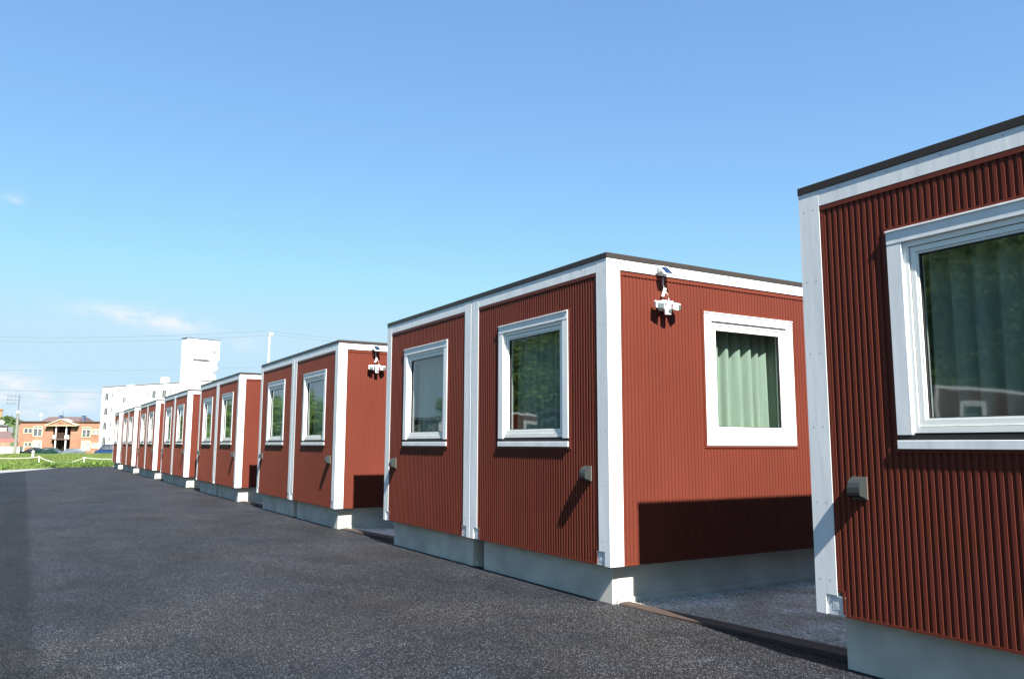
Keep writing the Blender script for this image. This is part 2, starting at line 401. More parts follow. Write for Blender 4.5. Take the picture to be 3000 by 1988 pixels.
def cabin(single=False):
    root = empty('container_house')
    units = [0] if single else [0, 1]
    W = UW if single else W2
    PW = .165
    for u in units:
        o = u * (UW + GAP)
        post(root, o, o + PW, 'R'); post(root, o + UW - PW, o + UW, 'L')
        # top beam
        b = MB(front); b.box((o + PW, -.12, 2.738), (o + UW - PW, -.0008, 2.85))
        screws(b, [o + PW + .03 + k * .36 for k in range(7)], (2.83,), .0005)
        b.build('top_beam', [WHITE, SCREW], root, recalc=True)
        hole = (o + WF[0], o + WF[1], WF[2], WF[3])
        p = panel('wall_panel', front, o + PW, o + UW - PW, hole, root)
        window(front, *hole, root, seed=u + 1)
        # vent hood
        vs = o + (.278 if u == 0 else 2.255)
        v = MB(front); prof = [(0, .892), (-.004 + .02, .892), (.038, .884), (.056, .862), (.066, .832), (.068, .80), (.066, .782), (.0, .762)]
        s0, s1 = vs + .006, vs + .096
        for (n0, z0), (n1, z1) in zip(prof, prof[1:]): v.face([(s0, n0, z0), (s1, n0, z0), (s1, n1, z1), (s0, n1, z1)])
        v.face([(s0, n, z) for n, z in prof]); v.face([(s1, n, z) for n, z in prof])
        vo = v.build('vent_hood', VENT, root)
        v = MB(front); v.box((s0 - .008, -.015, .756), (s1 + .008, .001, .898)); v.build('flange', VENTF, vo)
        # roof edge cap per unit, with a seam between units
        c = MB(); a0, a1 = o - (.004 if u == 0 else .0), o + UW + (.004 if (single or u == 1) else 0)
        if u == 0 and not single: a1 = o + UW + .006
        if u == 1: a0 = o - .006
        c.box((-.005, a0, 2.852), (L_ + .005, a1, 2.905))
        c.box((-.008, a0 + .36, 2.858), (-.005, a0 + .375, 2.908))
        c.build('roof', CAP, root, bevel=.003)
        # foundation
        f = MB(); f.box((.12, o + .125, -.6), (L_ - .1, o + UW - .125, -.004)); f.box((.16, o + .095, -.6), (L_ - .07, o + UW - .095, -.30))
        f.build('foundation', CONC, root, bevel=.006)
    if not single:
        b = MB(front); b.box((UW - .01, -.1, .05), (UW + GAP + .01, -.012, 2.85)); b.build('joint_strip', WHITE, root)
    # sunlit long side (faces -Y)
    b = MB(side)
    b.box((.161, -.1, 0.002), (.163, -.05, .01))
    b = MB(side); b.box((.16, -.164, 2.752), (L_ - .16, -.0006, 2.8505)); b.build('top_beam', WHITE, root)
    # corner post side faces are the posts' own sides; skin them so the side reads as one flashing
    sp = panel('wall_panel', side, .16, L_ - .16, WS, root, notch=(0, 0))
    window(side, *WS, root, sill=False, curtain=(.0, 1.07), seed=5)
    # rear side and end walls
    b = MB(lambda s, n, z: (s, W + n, z)); ribs(b, .16, L_ - .16, .012, 2.74); b.build('wall_panel', RED, root, recalc=False)
    b = MB(); b.box((.16, W - .12, 2.74), (L_ - .16, W - .0006, 2.8505)); b.build('top_beam', WHITE, root)
    b = MB(lambda s, n, z: (L_ + n, s, z)); ribs(b, .165, W - .165, .012, 2.74); b.build('wall_panel', RED, root, recalc=False)
    b = MB(); b.box((L_ - .12, .16, 2.74), (L_ - .0006, W - .16, 2.8505)); b.build('top_beam', WHITE, root)
    for y in (0, W - .16):
        b = MB(); b.box((L_ - .16, y, 0), (L_, y + .16, 2.8505)); b.build('corner_post', WHITE, root)
    b = MB(); b.box((.02, .03, .012), (L_ - .02, W - .03, .06)); b.build('floor_frame', UNDER, root)
    # interior room
    b = MB(); x0, x1, y0, y1, z0, z1 = .13, L_ - .13, .13, W - .13, .06, 2.7
    def holed(mp, s0, s1, holes):
        q = MB(mp); cur = s0
        for a, e, c, d in holes:
            q.face([(cur, -.13, z0), (a, -.13, z0), (a, -.13, z1), (cur, -.13, z1)])
            q.face([(a, -.13, z0), (e, -.13, z0), (e, -.13, c), (a, -.13, c)]); q.face([(a, -.13, d), (e, -.13, d), (e, -.13, z1), (a, -.13, z1)])
            for (u1, v1), (u2, v2) in (((a, c), (e, c)), ((e, c), (e, d)), ((e, d), (a, d)), ((a, d), (a, c))):
                q.face([(u1, -.03, v1), (u2, -.03, v2), (u2, -.13, v2), (u1, -.13, v1)])
            cur = e
        q.face([(cur, -.13, z0), (s1, -.13, z0), (s1, -.13, z1), (cur, -.13, z1)])
        b.v, b.f, b.mi, b.sm = b.v + q.v, b.f + [tuple(i + len(b.v) for i in f) for f in q.f], b.mi + q.mi, b.sm + q.sm
    inset = lambda w, o=0: (w[0] + o + .05, w[1] + o - .05, w[2] + .07, w[3] - .05)
    holed(front, y0, y1, [inset(WF, u * (UW + GAP)) for u in units]); holed(side, x0, x1, [inset(WS)])
    b.face([(x1, y0, z0), (x1, y1, z0), (x1, y1, z1), (x1, y0, z1)]); b.face([(x0, y1, z0), (x1, y1, z0), (x1, y1, z1), (x0, y1, z1)])
    for z in (z0, z1): b.face([(x0, y0, z), (x1, y0, z), (x1, y1, z), (x0, y1, z)])
    b.build('interior_room', ROOM, root, recalc=False)
    return root

GRP = 'red container cabins set out in a row'
proto = cabin()
proto.location = (0, 0, 0)
CAT = 'cabin'
tag(proto, 'second red cabin from the right edge, with a green curtained window on its sunlit side', CAT, GRP)
labs = {-1: 'nearest red cabin, largest, cut off by the right edge of the picture',
        1: 'third red cabin from the right edge, a white light camera on its sunlit side',
        2: 'fourth red cabin from the right edge, a dark shadow low on its side',
        3: 'fifth red cabin from the right edge, between the fourth and the sixth',
        4: 'sixth red cabin from the right edge, third from the far end of the row',
        5: 'seventh red cabin from the right edge, last but one in the row'}
for k, lb in labs.items():
    c = copy_tree(proto); c.location = (0, k * 7.591 + (.0 if k >= 0 else 0), 0); c['label'] = lb
c = cabin(single=True); c.location = (0, 6 * 7.591, 0)
tag(c, 'farthest red cabin, half as wide as the others, at the grass end of the row', CAT, GRP)
# cabins across the yard; they show only as reflections in the near windows
for y in (-.3, 8, 16.3, 24.7, 33, 41.3):
    c = copy_tree(proto); c.location = (-18.4, y, 0); c.scale = (-1, 1, 1)
    tag(c, 'red cabin across the yard, seen only mirrored in the window glass', CAT, 'cabins mirrored in the windows')

# plank edging between the foundations
for k in range(0, 6):
    y1 = k * 7.591 + .12; y0 = y1 - 2.46
    b = MB()
    P = [(.165, y1), (.275, y1), (.43, y0), (.255, y0)]
    n = 14; top = []
    rows = []
    for i in range(n + 1):
        t = i / n; xa = P[0][0] + (P[3][0] - P[0][0]) * t; xb = P[1][0] + (P[2][0] - P[1][0]) * t; y = y1 + (y0 - y1) * t
        z = -.338 + .030 * t + random.uniform(-.002, .002)
        rows.append([(xa, y, -.42), (xa, y, z - .012 * (1 - t)), (xa + .01, y, z), (xb, y, z + .004), (xb, y, -.42)])
    b.grid(rows, smooth=False); b.face(rows[0]); b.face(rows[-1])
    pl = b.build('edging_plank', WOOD)
    tag(pl, ['weathered brown plank between asphalt and gravel beside the nearest cabin', 'brown edging plank in front of the gap right of the third cabin',
             'small brown edging plank at the gap right of the fourth cabin', 'tiny edging plank at the gap right of the fifth cabin',
             'tiny edging plank at the gap right of the sixth cabin', 'tiny edging plank at the gap right of the seventh cabin'][k], 'plank', 'edging planks in the gaps between cabins')

# ------------------------------------------------------------------ light cameras and solar panels
def light_camera(y):
    r = empty('security_light', (.67, y, 2.42))
    loc = lambda s, n, z: (s - .67, -n, z - 2.42)
    b = MB(loc); b.box((.625, 0, 2.395), (.735, .035, 2.485)); b.build('mounting_box', PLAST, r, bevel=.006)
    b = MB(loc); b.box((.60, .035, 2.452), (.745, .105, 2.488)); b.build('housing', PLAST, r, bevel=.008)
    b = MB(loc); b.tube([loc_ for loc_ in [(.685, .075, 2.452), (.685, .075, 2.40), (.685, .075, 2.352)]], .036, 14, r1=.033); o = b.build('camera_body', PLAST, r)
    b = MB(loc); b.tube([(.685, .108, 2.385), (.685, .116, 2.383)], .02, 12); b.build('lens', LENS, o)
    for sx, ang in ((.575, .35), (.795, -.5)):
        ca, sa = math.cos(ang), math.sin(ang)
        def lm(s, n, z, sx=sx, ca=ca, sa=sa):
            ds, dn = s * ca - n * sa, s * sa + n * ca
            return loc(sx + ds, .085 + dn, 2.44 + z - .35 * dn)
        b = MB(lm); b.box((-.045, -.03, -.034), (.045, .028, .034)); o = b.build('lamp_head', PLAST, r, bevel=.006)
        b = MB(lm); b.box((-.034, .028, -.024), (.034, .031, .024)); b.build('lens', LENS, o)
        b = MB(loc); e = .62 if sx < .67 else .73
        b.tube([(e, .07, 2.468), (sx, .07, 2.455)], .011, 8); b.build('arm', PLAST, r)
    return r
def solar(y):
    r = empty('solar_panel', (.67, y, 2.79)); loc = lambda s, n, z: (s - .67, -n, z - 2.79)
    # tilted panel: top edge near wall, lower edge out
    def pm(a, c, t):   # a across, c down the slope 0..1, t thickness
        n = .035 + .085 * c; z = 2.835 - .098 * c
        ang = .18
        return loc(.60 + a + .02 * c, n + t * .75 + .0 * ang, z + t * .65)
    b = MB(pm); b.box((0, 0, -.008), (.135, 1, .008)); p = b.build('panel_frame', PLAST, r, bevel=.002)
    b = MB(pm); b.box((.018, .1, .008), (.117, .9, .0092)); b.build('cells', CELL, p)
    b = MB(loc); b.box((.60, 0, 2.765), (.655, .018, 2.845)); b.box((.615, .018, 2.775), (.64, .07, 2.80)); b.build('bracket', PLAST, r, bevel=.002)
    # lead down to the connector
    b = MB(loc); pts = [(.655, .06, 2.765), (.667, .04, 2.71), (.672, .032, 2.66), (.690, .03, 2.615)]
    b.tube(pts, .0035, 6); cb = b.build('cable', PLAST, r)
    b = MB(loc); b.tube([(.695, .032, 2.62), (.683, .032, 2.585), (.665, .03, 2.54)], .017, 8, r1=.015); b.build('connector', PLAST, cb)
    b = MB(loc); b.tube([(.70, .032, 2.60), (.725, .035, 2.565), (.735, .04, 2.52), (.728, .045, 2.484)], .003, 6); b.build('lead', PLAST, cb)
    return r
a0 = light_camera(0); tag(a0, 'white twin headed light camera below the solar panel on the second cabin', 'security light', 'light cameras on the cabin sides')
a1 = copy_tree(a0); a1.location.y = 7.591; a1['label'] = 'smaller looking white light camera on the third cabin, by its left window side'
a1['label'] = 'white twin headed light camera on the sunlit side of the third cabin'
s0 = solar(0); tag(s0, 'small white framed solar panel on the top beam of the second cabin', 'solar panel', 'small solar panels on the cabin beams')
s1 = copy_tree(s0); s1.location.y = 7.591; s1['label'] = 'small white framed solar panel on the top beam of the third cabin'

# ------------------------------------------------------------------ grass
GRASS = mat('grass_blades', (.060, .105, .012), .75, var=.35, vscale=.5, island=.5, tint=(.135, .19, .034), coords='Object')
def tuft(b, x, y, z, h, w, n, lean=.5):
    for _ in range(n):
        a = random.uniform(0, 6.283); dx, dy = math.cos(a) * w, math.sin(a) * w
        l = random.uniform(0, lean) * h; c = random.uniform(0, 6.283); hh = h * random.uniform(.6, 1.1)
        ox, oy = random.uniform(-.1, .1), random.uniform(-.1, .1)
        b.v += [(x + ox - dx, y + oy - dy, z), (x + ox + dx, y + oy + dy, z), (x + ox + l * math.cos(c), y + oy + l * math.sin(c), z + hh)]
        i = len(b.v); b.f.append((i - 3, i - 2, i - 1)); b.mi.append(0); b.sm.append(False)
def edge_y(x):
    for (x0, y0), (x1, y1) in zip(edge, edge[1:]):
        if x0 <= x <= x1: return y0 + (y1 - y0) * (x - x0) / (x1 - x0)
    return 53
b = MB()
for _ in range(15000):
    x = random.uniform(-16, 7); y = edge_y(x) + .1 + random.random() ** 1.3 * 18
    h = .24 + .12 * noise.noise(Vector((x * .5, y * .5, 0)))
    tuft(b, x, y, -.375, max(.1, h), .016, 3)
for _ in range(24000):
    x = random.uniform(-22, 16); y = random.uniform(66, 112)
    h = .28 + .16 * noise.noise(Vector((x * .25, y * .25, 4)))
    tuft(b, x, y, gh(x, y), max(.08, h), .035, 3)
g = b.build('grass', GRASS, recalc=False); tag(g, kind='stuff', label='green meadow grass beyond the end of the asphalt')
WEED = mat('weed_leaves', (.022, .058, .007), .7, island=1, var=.3, vscale=1, tint=(.13, .23, .03))
b = MB()
for _ in range(2600):
    x = random.uniform(-14, 4); y = edge_y(x) + .05 + abs(random.gauss(0, 1.9))
    if noise.noise(Vector((x * .7, y * .7, 9))) < -.12: continue
    hh = random.uniform(.14, .36) * (1 if y - edge_y(x) < 3 else .7)
    for _ in range(16):
        a = random.uniform(0, 6.283); r = random.uniform(.0, .20); z = random.uniform(.02, hh); s = random.uniform(.03, .075)
        c = Vector((x + r * math.cos(a), y + r * math.sin(a), -.37 + z))
        u = Vector((random.gauss(0, 1), random.gauss(0, 1), random.gauss(0, .5))).normalized() * s
        v = Vector((random.gauss(0, 1), random.gauss(0, 1), random.gauss(0, .6))).normalized() * s
        b.face([c - u, c + v * .5, c + u, c - v * .5])
g = b.build('weeds', WEED, recalc=False); tag(g, kind='stuff', label='low leafy weeds along the edge of the asphalt')

# low rope fence
WPAINT = mat('white_paint', (.8, .8, .78), .5)
ROPE = mat('white_rope', (.78, .77, .72), .8)
rf = empty('rope_fence', (-3.63, 59.6, -.37)); tag(rf, 'low white rope fence sagging between short posts in the grass', 'fence')
pl_ = [(-9.6, 63.2, .18), (-6.6, 61.4, .12), (-3.63, 59.6, .17), (-.93, 58.0, .12), (1.9, 56.4, .12), (4.7, 54.8, .12)]
for x, y, z in pl_:
    b = MB(lambda s, n, q: (s + 3.63, n - 59.6, q + .37)); b.tube([(x, y, -.4), (x, y, z - .06)], .03, 8); b.tube([(x, y, z - .06), (x, y, z - .02), (x, y, z + .02)], .075, 10, r1=.05)
    b.build('post', WPAINT, rf)
for i, ((xa, ya, za), (xb, yb, zb)) in enumerate(zip(pl_, pl_[1:])):
    b = MB(lambda s, n, q: (s + 3.63, n - 59.6, q + .37)); pts = []
    sag = .42 if i == 2 else .09
    for k in range(17):
        t = k / 16; pts.append((xa + (xb - xa) * t, ya + (yb - ya) * t, za - .02 + (zb - za) * t - 4 * sag * t * (1 - t) * (1 if i != 2 else .9)))
    b.tube(pts, .013, 6); b.build('rope', ROPE, rf)
mk = MB(lambda s, n, q: (s, n, q)); mk.tube([(-3.82, 82.1, -.4), (-3.82, 82.1, .30)], .10, 10); mk.tube([(-3.82, 82.1, .30), (-3.82, 82.1, .36), (-3.82, 82.1, .42)], .14, 10, r1=.04)
tag(mk.build('marker_post', WPAINT), 'small white marker post standing alone in the grass', 'post')

# ------------------------------------------------------------------ brick building
def frame_map(A, ax, n):
    return lambda s, d, z: (A[0] + ax[0] * s + n[0] * d, A[1] + ax[1] * s + n[1] * d, z)
BR = mat('orange_brick', (.255, .130, .080), .85, var=.16, vscale=1.1, detail=8, bump=.3, bscale=8, bdist=.02)
BRS = mat('grey_brown_brick', (.22, .16, .11), .9, var=.2, vscale=2)  # grey-brown wall colour for the brick building's side and the low house
CREAM = mat('cream_frame', (.55, .52, .36), .6)
DKG = mat('dim_window', (.09, .10, .12), .12, var=.5, vscale=1.5)
LTG = mat('curtained_window', (.25, .26, .25), .2, var=.3, vscale=2)
ROOFB = mat('brown_roof', (.095, .062, .058), .7, var=.15, vscale=2)
SLATE = mat('blue_slate', (.06, .08, .14), .6)
DARKW = mat('dark_wood', (.06, .03, .02), .8, var=.3, vscale=3)
bm_ = frame_map((-5.53, 171.53), (.8564, -.5163), (-.5163, -.8564))
bb = empty('brick_building', (-5.53, 171.53, -1.05)); tag(bb, 'two storey orange brick building with a white columned porch under a pediment', 'building')
def rel(o, root):
    o.matrix_parent_inverse = Matrix.Translation(-Vector(root.location)) if False else Matrix.Identity(4)
    o.location = -Vector(root.location); return o
def part(b, name, m, root, **kw): return rel(b.build(name, m, root, **kw), root)
zb = -1.1
b = MB(bm_)
b.box((0, -9, zb), (6.35, 0, 5.05)); b.box((9.65, -9, zb), (17.4, 0, 5.05)); b.box((6.35, -9, zb), (9.65, -2.2, 5.05))
part(b, 'brick_wall', BR, bb)
b = MB(bm_); b.box((-.62, -9, zb), (0, -.25, 4.9)); part(b, 'side_wall', BRS, bb)
b = MB(bm_); b.box((-.2, -9.1, 5.05), (17.6, .25, 5.2)); part(b, 'parapet', ROOFB, bb)
b = MB(bm_)
e = 5.2; rows = [(2.8, -1.5), (10.1, -1.5), (10.1, -8), (2.8, -8)]; tp = [(3.2, -4), (9.6, -4), (9.6, -5.5), (3.2, -5.5)]
for k in range(4):
    k2 = (k + 1) % 4; b.face([(*rows[k], e), (*rows[k2], e), (*tp[k2], 6.15), (*tp[k], 6.15)])
b.face([(*t, 6.15) for t in tp]); part(b, 'roof', ROOFB, bb)
for s in (5.58, 9.95):
    b = MB(bm_); b.box((s, -3.4, 5.2), (s + .52, -2.9, 6.3)); b.box((s - .05, -3.45, 6.3), (s + .57, -2.85, 6.38)); part(b, 'chimney', SLATE, bb)
b = MB(bm_); b.tube([bm_(6.3, -3, 6.1)] and [(6.3, -3, 6.0), (6.3, -3, 7.3)], .035, 6); part(b, 'aerial', SCREW, bb)
b = MB(bm_); b.tube([(2.8, -2, 5.2), (2.8, -2, 6.2)], .04, 6); b.tube([(2.8, -1.9, 6.4), (2.8, -1.8, 6.42)], .30, 12); part(b, 'satellite_dish', WPAINT, bb)
# pediment
b = MB(bm_)
tri = [(5.45, 4.42), (10.95, 4.42), (8.2, 5.45)]
for d in (.6, .75): b.face([(s, d, z) for s, z in tri])
b.box((5.6, -2.2, 4.3), (10.8, .6, 4.42)); pd = part(b, 'pediment', BR, bb)
b = MB(bm_)
for (s0_, z0_), (s1_, z1_) in (((5.15, 4.34), (8.2, 5.5)), ((8.2, 5.5), (11.25, 4.34))):
    b.face([(s0_, .9, z0_), (s1_, .9, z1_), (s1_, .9, z1_ + .13), (s0_, .9, z0_ + .13)])
    b.face([(s0_, .9, z0_ + .13), (s1_, .9, z1_ + .13), (s1_, -1.5, z1_ + .13), (s0_, -1.5, z0_ + .13)])
    b.face([(s0_, .9, z0_), (s1_, .9, z1_), (s1_, -1.5, z1_), (s0_, -1.5, z0_)])
b.box((5.2, .76, 4.3), (11.2, .88, 4.4)); part(b, 'pediment_trim', CREAM, bb)
b = MB(bm_)
for k in range(5): b.box((7.66 + k * .21, .76, 4.72), (7.80 + k * .21, .80, 4.86))
part(b, 'pediment_lettering', DARKW, bb)
b = MB(bm_); b.box((6.35, -2.19, zb), (9.65, -2.0, 4.3)); part(b, 'porch_back_wall', DARKW, bb)
b = MB(bm_); b.box((6.35, -2.0, 1.72), (9.65, .55, 1.95)); part(b, 'balcony_floor', ROOFB, bb)
b = MB(bm_)
for k in range(24): s = 7.15 + k * .08; b.box((s, .40, 1.95), (s + .035, .44, 2.95))
b.box((7.1, .38, 2.95), (9.05, .46, 3.03)); part(b, 'balcony_railing', DARKW, bb)
for s in (6.55, 8.75, 9.25):
    b = MB(bm_); b.tube([(s + .15, .3, 1.95), (s + .15, .3, 2.3), (s + .15, .3, 2.62)], .2, 10, r1=.14); part(b, 'planter', WPAINT, bb)
for s in (7.1, 9.02):
    b = MB(bm_); b.tube([(s, .35, zb), (s, .35, 1.72)], .13, 12); b.tube([(s, .35, 1.95), (s, .35, 4.3)], .12, 12); part(b, 'column', WPAINT, bb)
b = MB(bm_)
for k in range(9): b.box((7.3 + k * .17, -1.6, -.9 + k * .29), (7.5 + k * .17, -.6, -.8 + k * .29))
part(b, 'stair', ROOFB, bb)
for s0_, s1_, z0_, z1_, m in ((.85, 2.5, 2.9, 3.9, DKG), (2.62, 4.35, 2.3, 4.26, DKG), (11.8, 13.4, 2.2, 4.1, DKG), (13.6, 15.1, 2.75, 3.72, LTG), (2.72, 4.4, .0, 1.68, LTG), (11.8, 13.5, -.25, 1.62, LTG), (1.1, 2.55, .4, 1.28, DKG), (13.7, 15.0, .2, 1.2, LTG)):
    f = MB(bm_); strips(f, s0_, s1_, z0_, z1_, .10, -.02, .06); mid = (s0_ + s1_) / 2
    f.box((mid - .05, -.02, z0_ + .13), (mid + .05, .05, z1_ - .13))
    if z1_ - z0_ > 1.5: f.box((s0_ + .13, -.02, z1_ - .5), (s1_ - .13, .055, z1_ - .36))
    f = part(f, 'window', CREAM, bb)
    q = MB(bm_); q.box((s0_ + .1, -.05, z0_ + .1), (s1_ - .1, .012, z1_ - .1)); part2 = q.build('pane', m, f)

# ------------------------------------------------------------------ white apartment block
APW = mat('white_render', (.80, .80, .78), .85, var=.03, vscale=.6)
am = frame_map((6.744, 154.74), (.4421, -.8970), (-.8970, -.4421))
ap = empty('apartment_building', (6.744, 154.74, -1.05)); tag(ap, 'white four storey apartment block with a tall stair tower behind the far cabins', 'building')
b = MB(am); b.box((0, -11, -1.1), (46, 0, 11.05)); b.box((7.9, 0, -1.1), (9.7, .35, 11.15)); part(b, 'wall', APW, ap)
b = MB(am); b.box((-.1, -11.1, 11.05), (7.85, .08, 11.16)); b.box((9.75, -11.1, 11.05), (46, .08, 11.16)); part(b, 'parapet', mat('grey_flashing', (.3, .3, .3), .6), ap)
WG = mat('dim_pane', (.05, .06, .06), .15, var=.3, vscale=1)
cols_ = [(.96, 2.15, 0, 1.35), (2.85, 3.55, 0, .92), (13.4, 14.0, 0, .92), (14.87, 16.0, 0, 1.36), (17.65, 18.8, 0, 1.36), (19.65, 20.2, 0, .92), (30.2, 31.3, 0, 1.36)]
for fl in range(4):
    zt = 9.97 - fl * 2.58
    for s0_, s1_, o_, h_ in cols_:
        f = MB(am); strips(f, s0_, s1_, zt - h_, zt, .06, -.02, .03); f.box(((s0_ + s1_) / 2 - .025, -.02, zt - h_ + .06), ((s0_ + s1_) / 2 + .025, .02, zt - .06)); f = part(f, 'window', WPAINT, ap)
        q = MB(am); q.box((s0_ + .05, -.04, zt - h_ + .05), (s1_ - .05, .008, zt - .05)); q.build('pane', WG, f)
    for s0_ in (6.48,):
        z = 9.2 - fl * 2.58; f = MB(am); strips(f, s0_, s0_ + 1.08, z - 1.14, z, .07, -.02, .03); f.box((s0_ + .5, -.02, z - 1.07), (s0_ + .58, .02, z - .07)); f = part(f, 'window', WPAINT, ap)
        q = MB(am); q.box((s0_ + .06, -.04, z - 1.08), (s0_ + 1.02, .008, z - .06)); q.build('pane', WG, f)
    for s_ in (3.2, 13.7):
        b = MB(am); z = zt - 1.05; b.tube([(s_, 0, z), (s_, .42, z), (s_ - .02, .5, z - .12)], .07, 8); part(b, 'flue_pipe', GALV, ap)
for s_ in (4.3, 4.9, 5.6, 6.3, 10.6, 11.3, 11.9, 21.6, 22.4, 23.2, 24.1):
    b = MB(am); b.box((s_, -.02, 10.42), (s_ + .12, .10, 10.6)); part(b, 'wall_vent', GALV, ap)
for s_, w_ in ((14.0, 1.0), (40.3, 1.5)):
    b = MB(am); b.box((s_, -3, 11.1), (s_ + w_, -2, 12.3)); b.box((s_ + .15, -2.85, 12.3), (s_ + w_ - .15, -2.15, 12.42)); part(b, 'chimney', APW, ap)
tm = frame_map((16.74, 130.57), (.9629, .2700), (.27, -.9629))
b = MB(tm); b.box((0, -1.95, 14.75), (5.5, 0, 17.93)); b.box((0.02, -1.93, -1.0), (5.1, -.02, 14.3))
b.box((.02, -1.93, 14.3), (1.1, -.02, 14.75)); b.box((4.1, -1.93, 14.3), (5.3, -.02, 14.75)); b.box((1.1, -1.93, 14.3), (4.1, -1.5, 14.75))
tw_ = part(b, 'stair_tower', APW, ap)
b = MB(tm); b.box((-.06, -2.0, 17.93), (5.56, .06, 18.06)); b.build('tower_cap', SLATE, tw_)
b = MB(tm); b.box((4.55, -.03, 15.75), (4.85, .02, 16.25)); b.build('tower_window', WG, tw_)
b = MB(tm); b.tube([(4.7, .0, 13.3), (4.7, .5, 13.3)], .04, 6); b.tube([(4.7, .5, 13.3), (4.6, .62, 13.35)], .42, 12, r1=.40); b.build('dish_aerial', GALV, tw_)

# ------------------------------------------------------------------ far left things
def simple(b, name, m, label, cat, root=None, **kw):
    o = b.build(name, m, root, **kw)
    if label: tag(o, label, cat)
    return o
BEIGE = mat('beige_wall', (.36, .32, .27), .85, var=.05); GREYR = mat('grey_roof', (.13, .14, .15), .7); REDR = mat('rust_red_roof', (.24, .085, .062), .7, var=.1)
h = empty('house', (-10, 199, -1)); tag(h, 'beige house with a flat grey roof at the left edge, behind the brown roof', 'house')
b = MB(); b.box((-22, 197, -1.1), (-7.95, 206, 4.7)); part(b, 'wall', BEIGE, h)
b = MB(); b.box((-22.3, 196.7, 4.7), (-7.9, 206.3, 4.95)); b.box((-7.9, 198, 3.2), (-6.8, 205, 4.55)); part(b, 'roof', GREYR, h)
b = MB(); b.tube([(-9.0, 197.5, 4.9), (-9.0, 197.5, 5.3)], .05, 6); b.tube([(-9.0, 197.3, 5.45), (-8.95, 197.1, 5.5)], .42, 14); part(b, 'satellite_dish', WPAINT, h)
for x in (-12.5, -10.3):
    b = MB(); b.box((x, 196.95, 2.2), (x + 1.2, 197.02, 3.4)); part(b, 'window', DKG, h)
h = empty('house', (-12, 188, -1)); tag(h, 'low house with a steep brown hipped roof beside the utility pole', 'house')
b = MB(); b.box((-14, 186, -1.1), (-6.9, 192, 1.7)); part(b, 'wall', BRS, h)
b = MB(); r_ = [(-14.4, 185.6), (-6.4, 185.6), (-6.4, 192.4), (-14.4, 192.4)]; t_ = [(-12.4, 188.6), (-7.2, 188.6), (-7.2, 189.4), (-12.4, 189.4)]
for k in range(4): k2 = (k + 1) % 4; b.face([(*r_[k], 1.7), (*r_[k2], 1.7), (*t_[k2], 3.5), (*t_[k], 3.5)])
b.face([(*q, 3.5) for q in t_]); part(b, 'roof', ROOFB, h)
cp = empty('carport', (-9, 146, -1)); tag(cp, 'open carport with a rust red roof behind the white wall', 'carport')
b = MB(); b.box((-15, 146, 1.22), (-5.2, 150, 1.34)); b.face([(-15, 146, 1.34), (-5.9, 146, 1.34), (-5.9, 149, 1.78), (-15, 149, 1.78)]); part(b, 'roof', REDR, cp)
for x in (-14.5, -11, -8, -5.5):
    b = MB(); b.box((x, 146.2, -1.1), (x + .1, 146.3, 1.22)); part(b, 'post', DARKW, cp)
b = MB(); b.box((-16, 141, -1.1), (-4.55, 141.25, .48)); b.box((-16, 140.96, .48), (-4.5, 141.29, .54)); o = b.build('garden_wall', mat('white_block_wall', (.7, .7, .64), .85, var=.08, vscale=2)); tag(o, 'low white block wall at the far edge of the grass on the left', 'wall')

# vehicles parked beyond the grass (only their tops show above it)
def vehicle(name, x, y, rz, L, W, Hh, paint, label, van=False):
    r = empty(name, (x, y, -1.05), rz); tag(r, label, 'van' if van else 'car', 'vehicles parked beyond the grass')
    if van: prof = [(-L/2, .35), (-L/2, 1.0), (-L/2 + .12, 1.75), (-L/2 + .35, Hh), (L/2 - 1.2, Hh), (L/2 - .55, 1.15), (L/2 - .05, 1.0), (L/2, .55), (L/2, .35)]
    else: prof = [(-L/2, .3), (-L/2, .85), (-L/2 + .35, .98), (-L/2 + .85, Hh - .08), (-L/2 + 1.4, Hh), (L/2 - 2.0, Hh - .03), (L/2 - 1.15, .98), (L/2 - .15, .82), (L/2, .55), (L/2, .3)]
    b = MB(); n = len(prof); rows = []
    for yy, sc in ((-W/2, .97), (-W/2 + .08, 1), (W/2 - .08, 1), (W/2, .97)): rows.append([(px * (1 if z < 1 else .98), yy * (1 if z < 1.0 else .84), z) for px, z in prof])
    b.grid(rows, closed=True, smooth=False); b.face(rows[0]); b.face(rows[-1]); b.build('body', paint, r, bevel=.03)
    for sy in (-1, 1):
        g = MB(); yy = sy * W/2 * .90
        if van: q = [(-L/2 + .4, 1.2), (L/2 - .95, 1.2), (L/2 - 1.3, Hh - .15), (-L/2 + .45, Hh - .15)]
        else: q = [(-L/2 + .75, 1.0), (L/2 - 1.4, 1.0), (L/2 - 2.0, Hh - .12), (-L/2 + 1.1, Hh - .12)]
        g.face([(px, yy, z) for px, z in q]); g.build('side_glass', DKG, r, recalc=False)
    for px in (-L/2 + .8, L/2 - .85):
        for sy in (-1, 1):
            w = MB(); w.tube([(px, sy * (W/2 - .2), .32), (px, sy * (W/2 + .01), .32)], .32, 18); wo = w.build('wheel', GASK, r)
            w = MB(); w.tube([(px, sy * (W/2), .32), (px, sy * (W/2 + .03), .32)], .19, 12); w.build('rim', GALV, wo)
    w = MB(); w.box((L/2 - .08, -W/2 + .1, .62), (L/2 + .01, -W/2 + .45, .78)); w.build('headlight', LENS, r); w = MB(); w.box((L/2 - .08, W/2 - .45, .62), (L/2 + .01, W/2 - .1, .78)); w.build('headlight', LENS, r)
NAVY = mat('navy_paint', (.012, .03, .09), .18); BLK = mat('black_paint', (.015, .018, .018), .2); SILV = mat('silver_paint', (.10, .12, .14), .3); GRN = mat('dark_green_paint', (.01, .03, .025), .2)
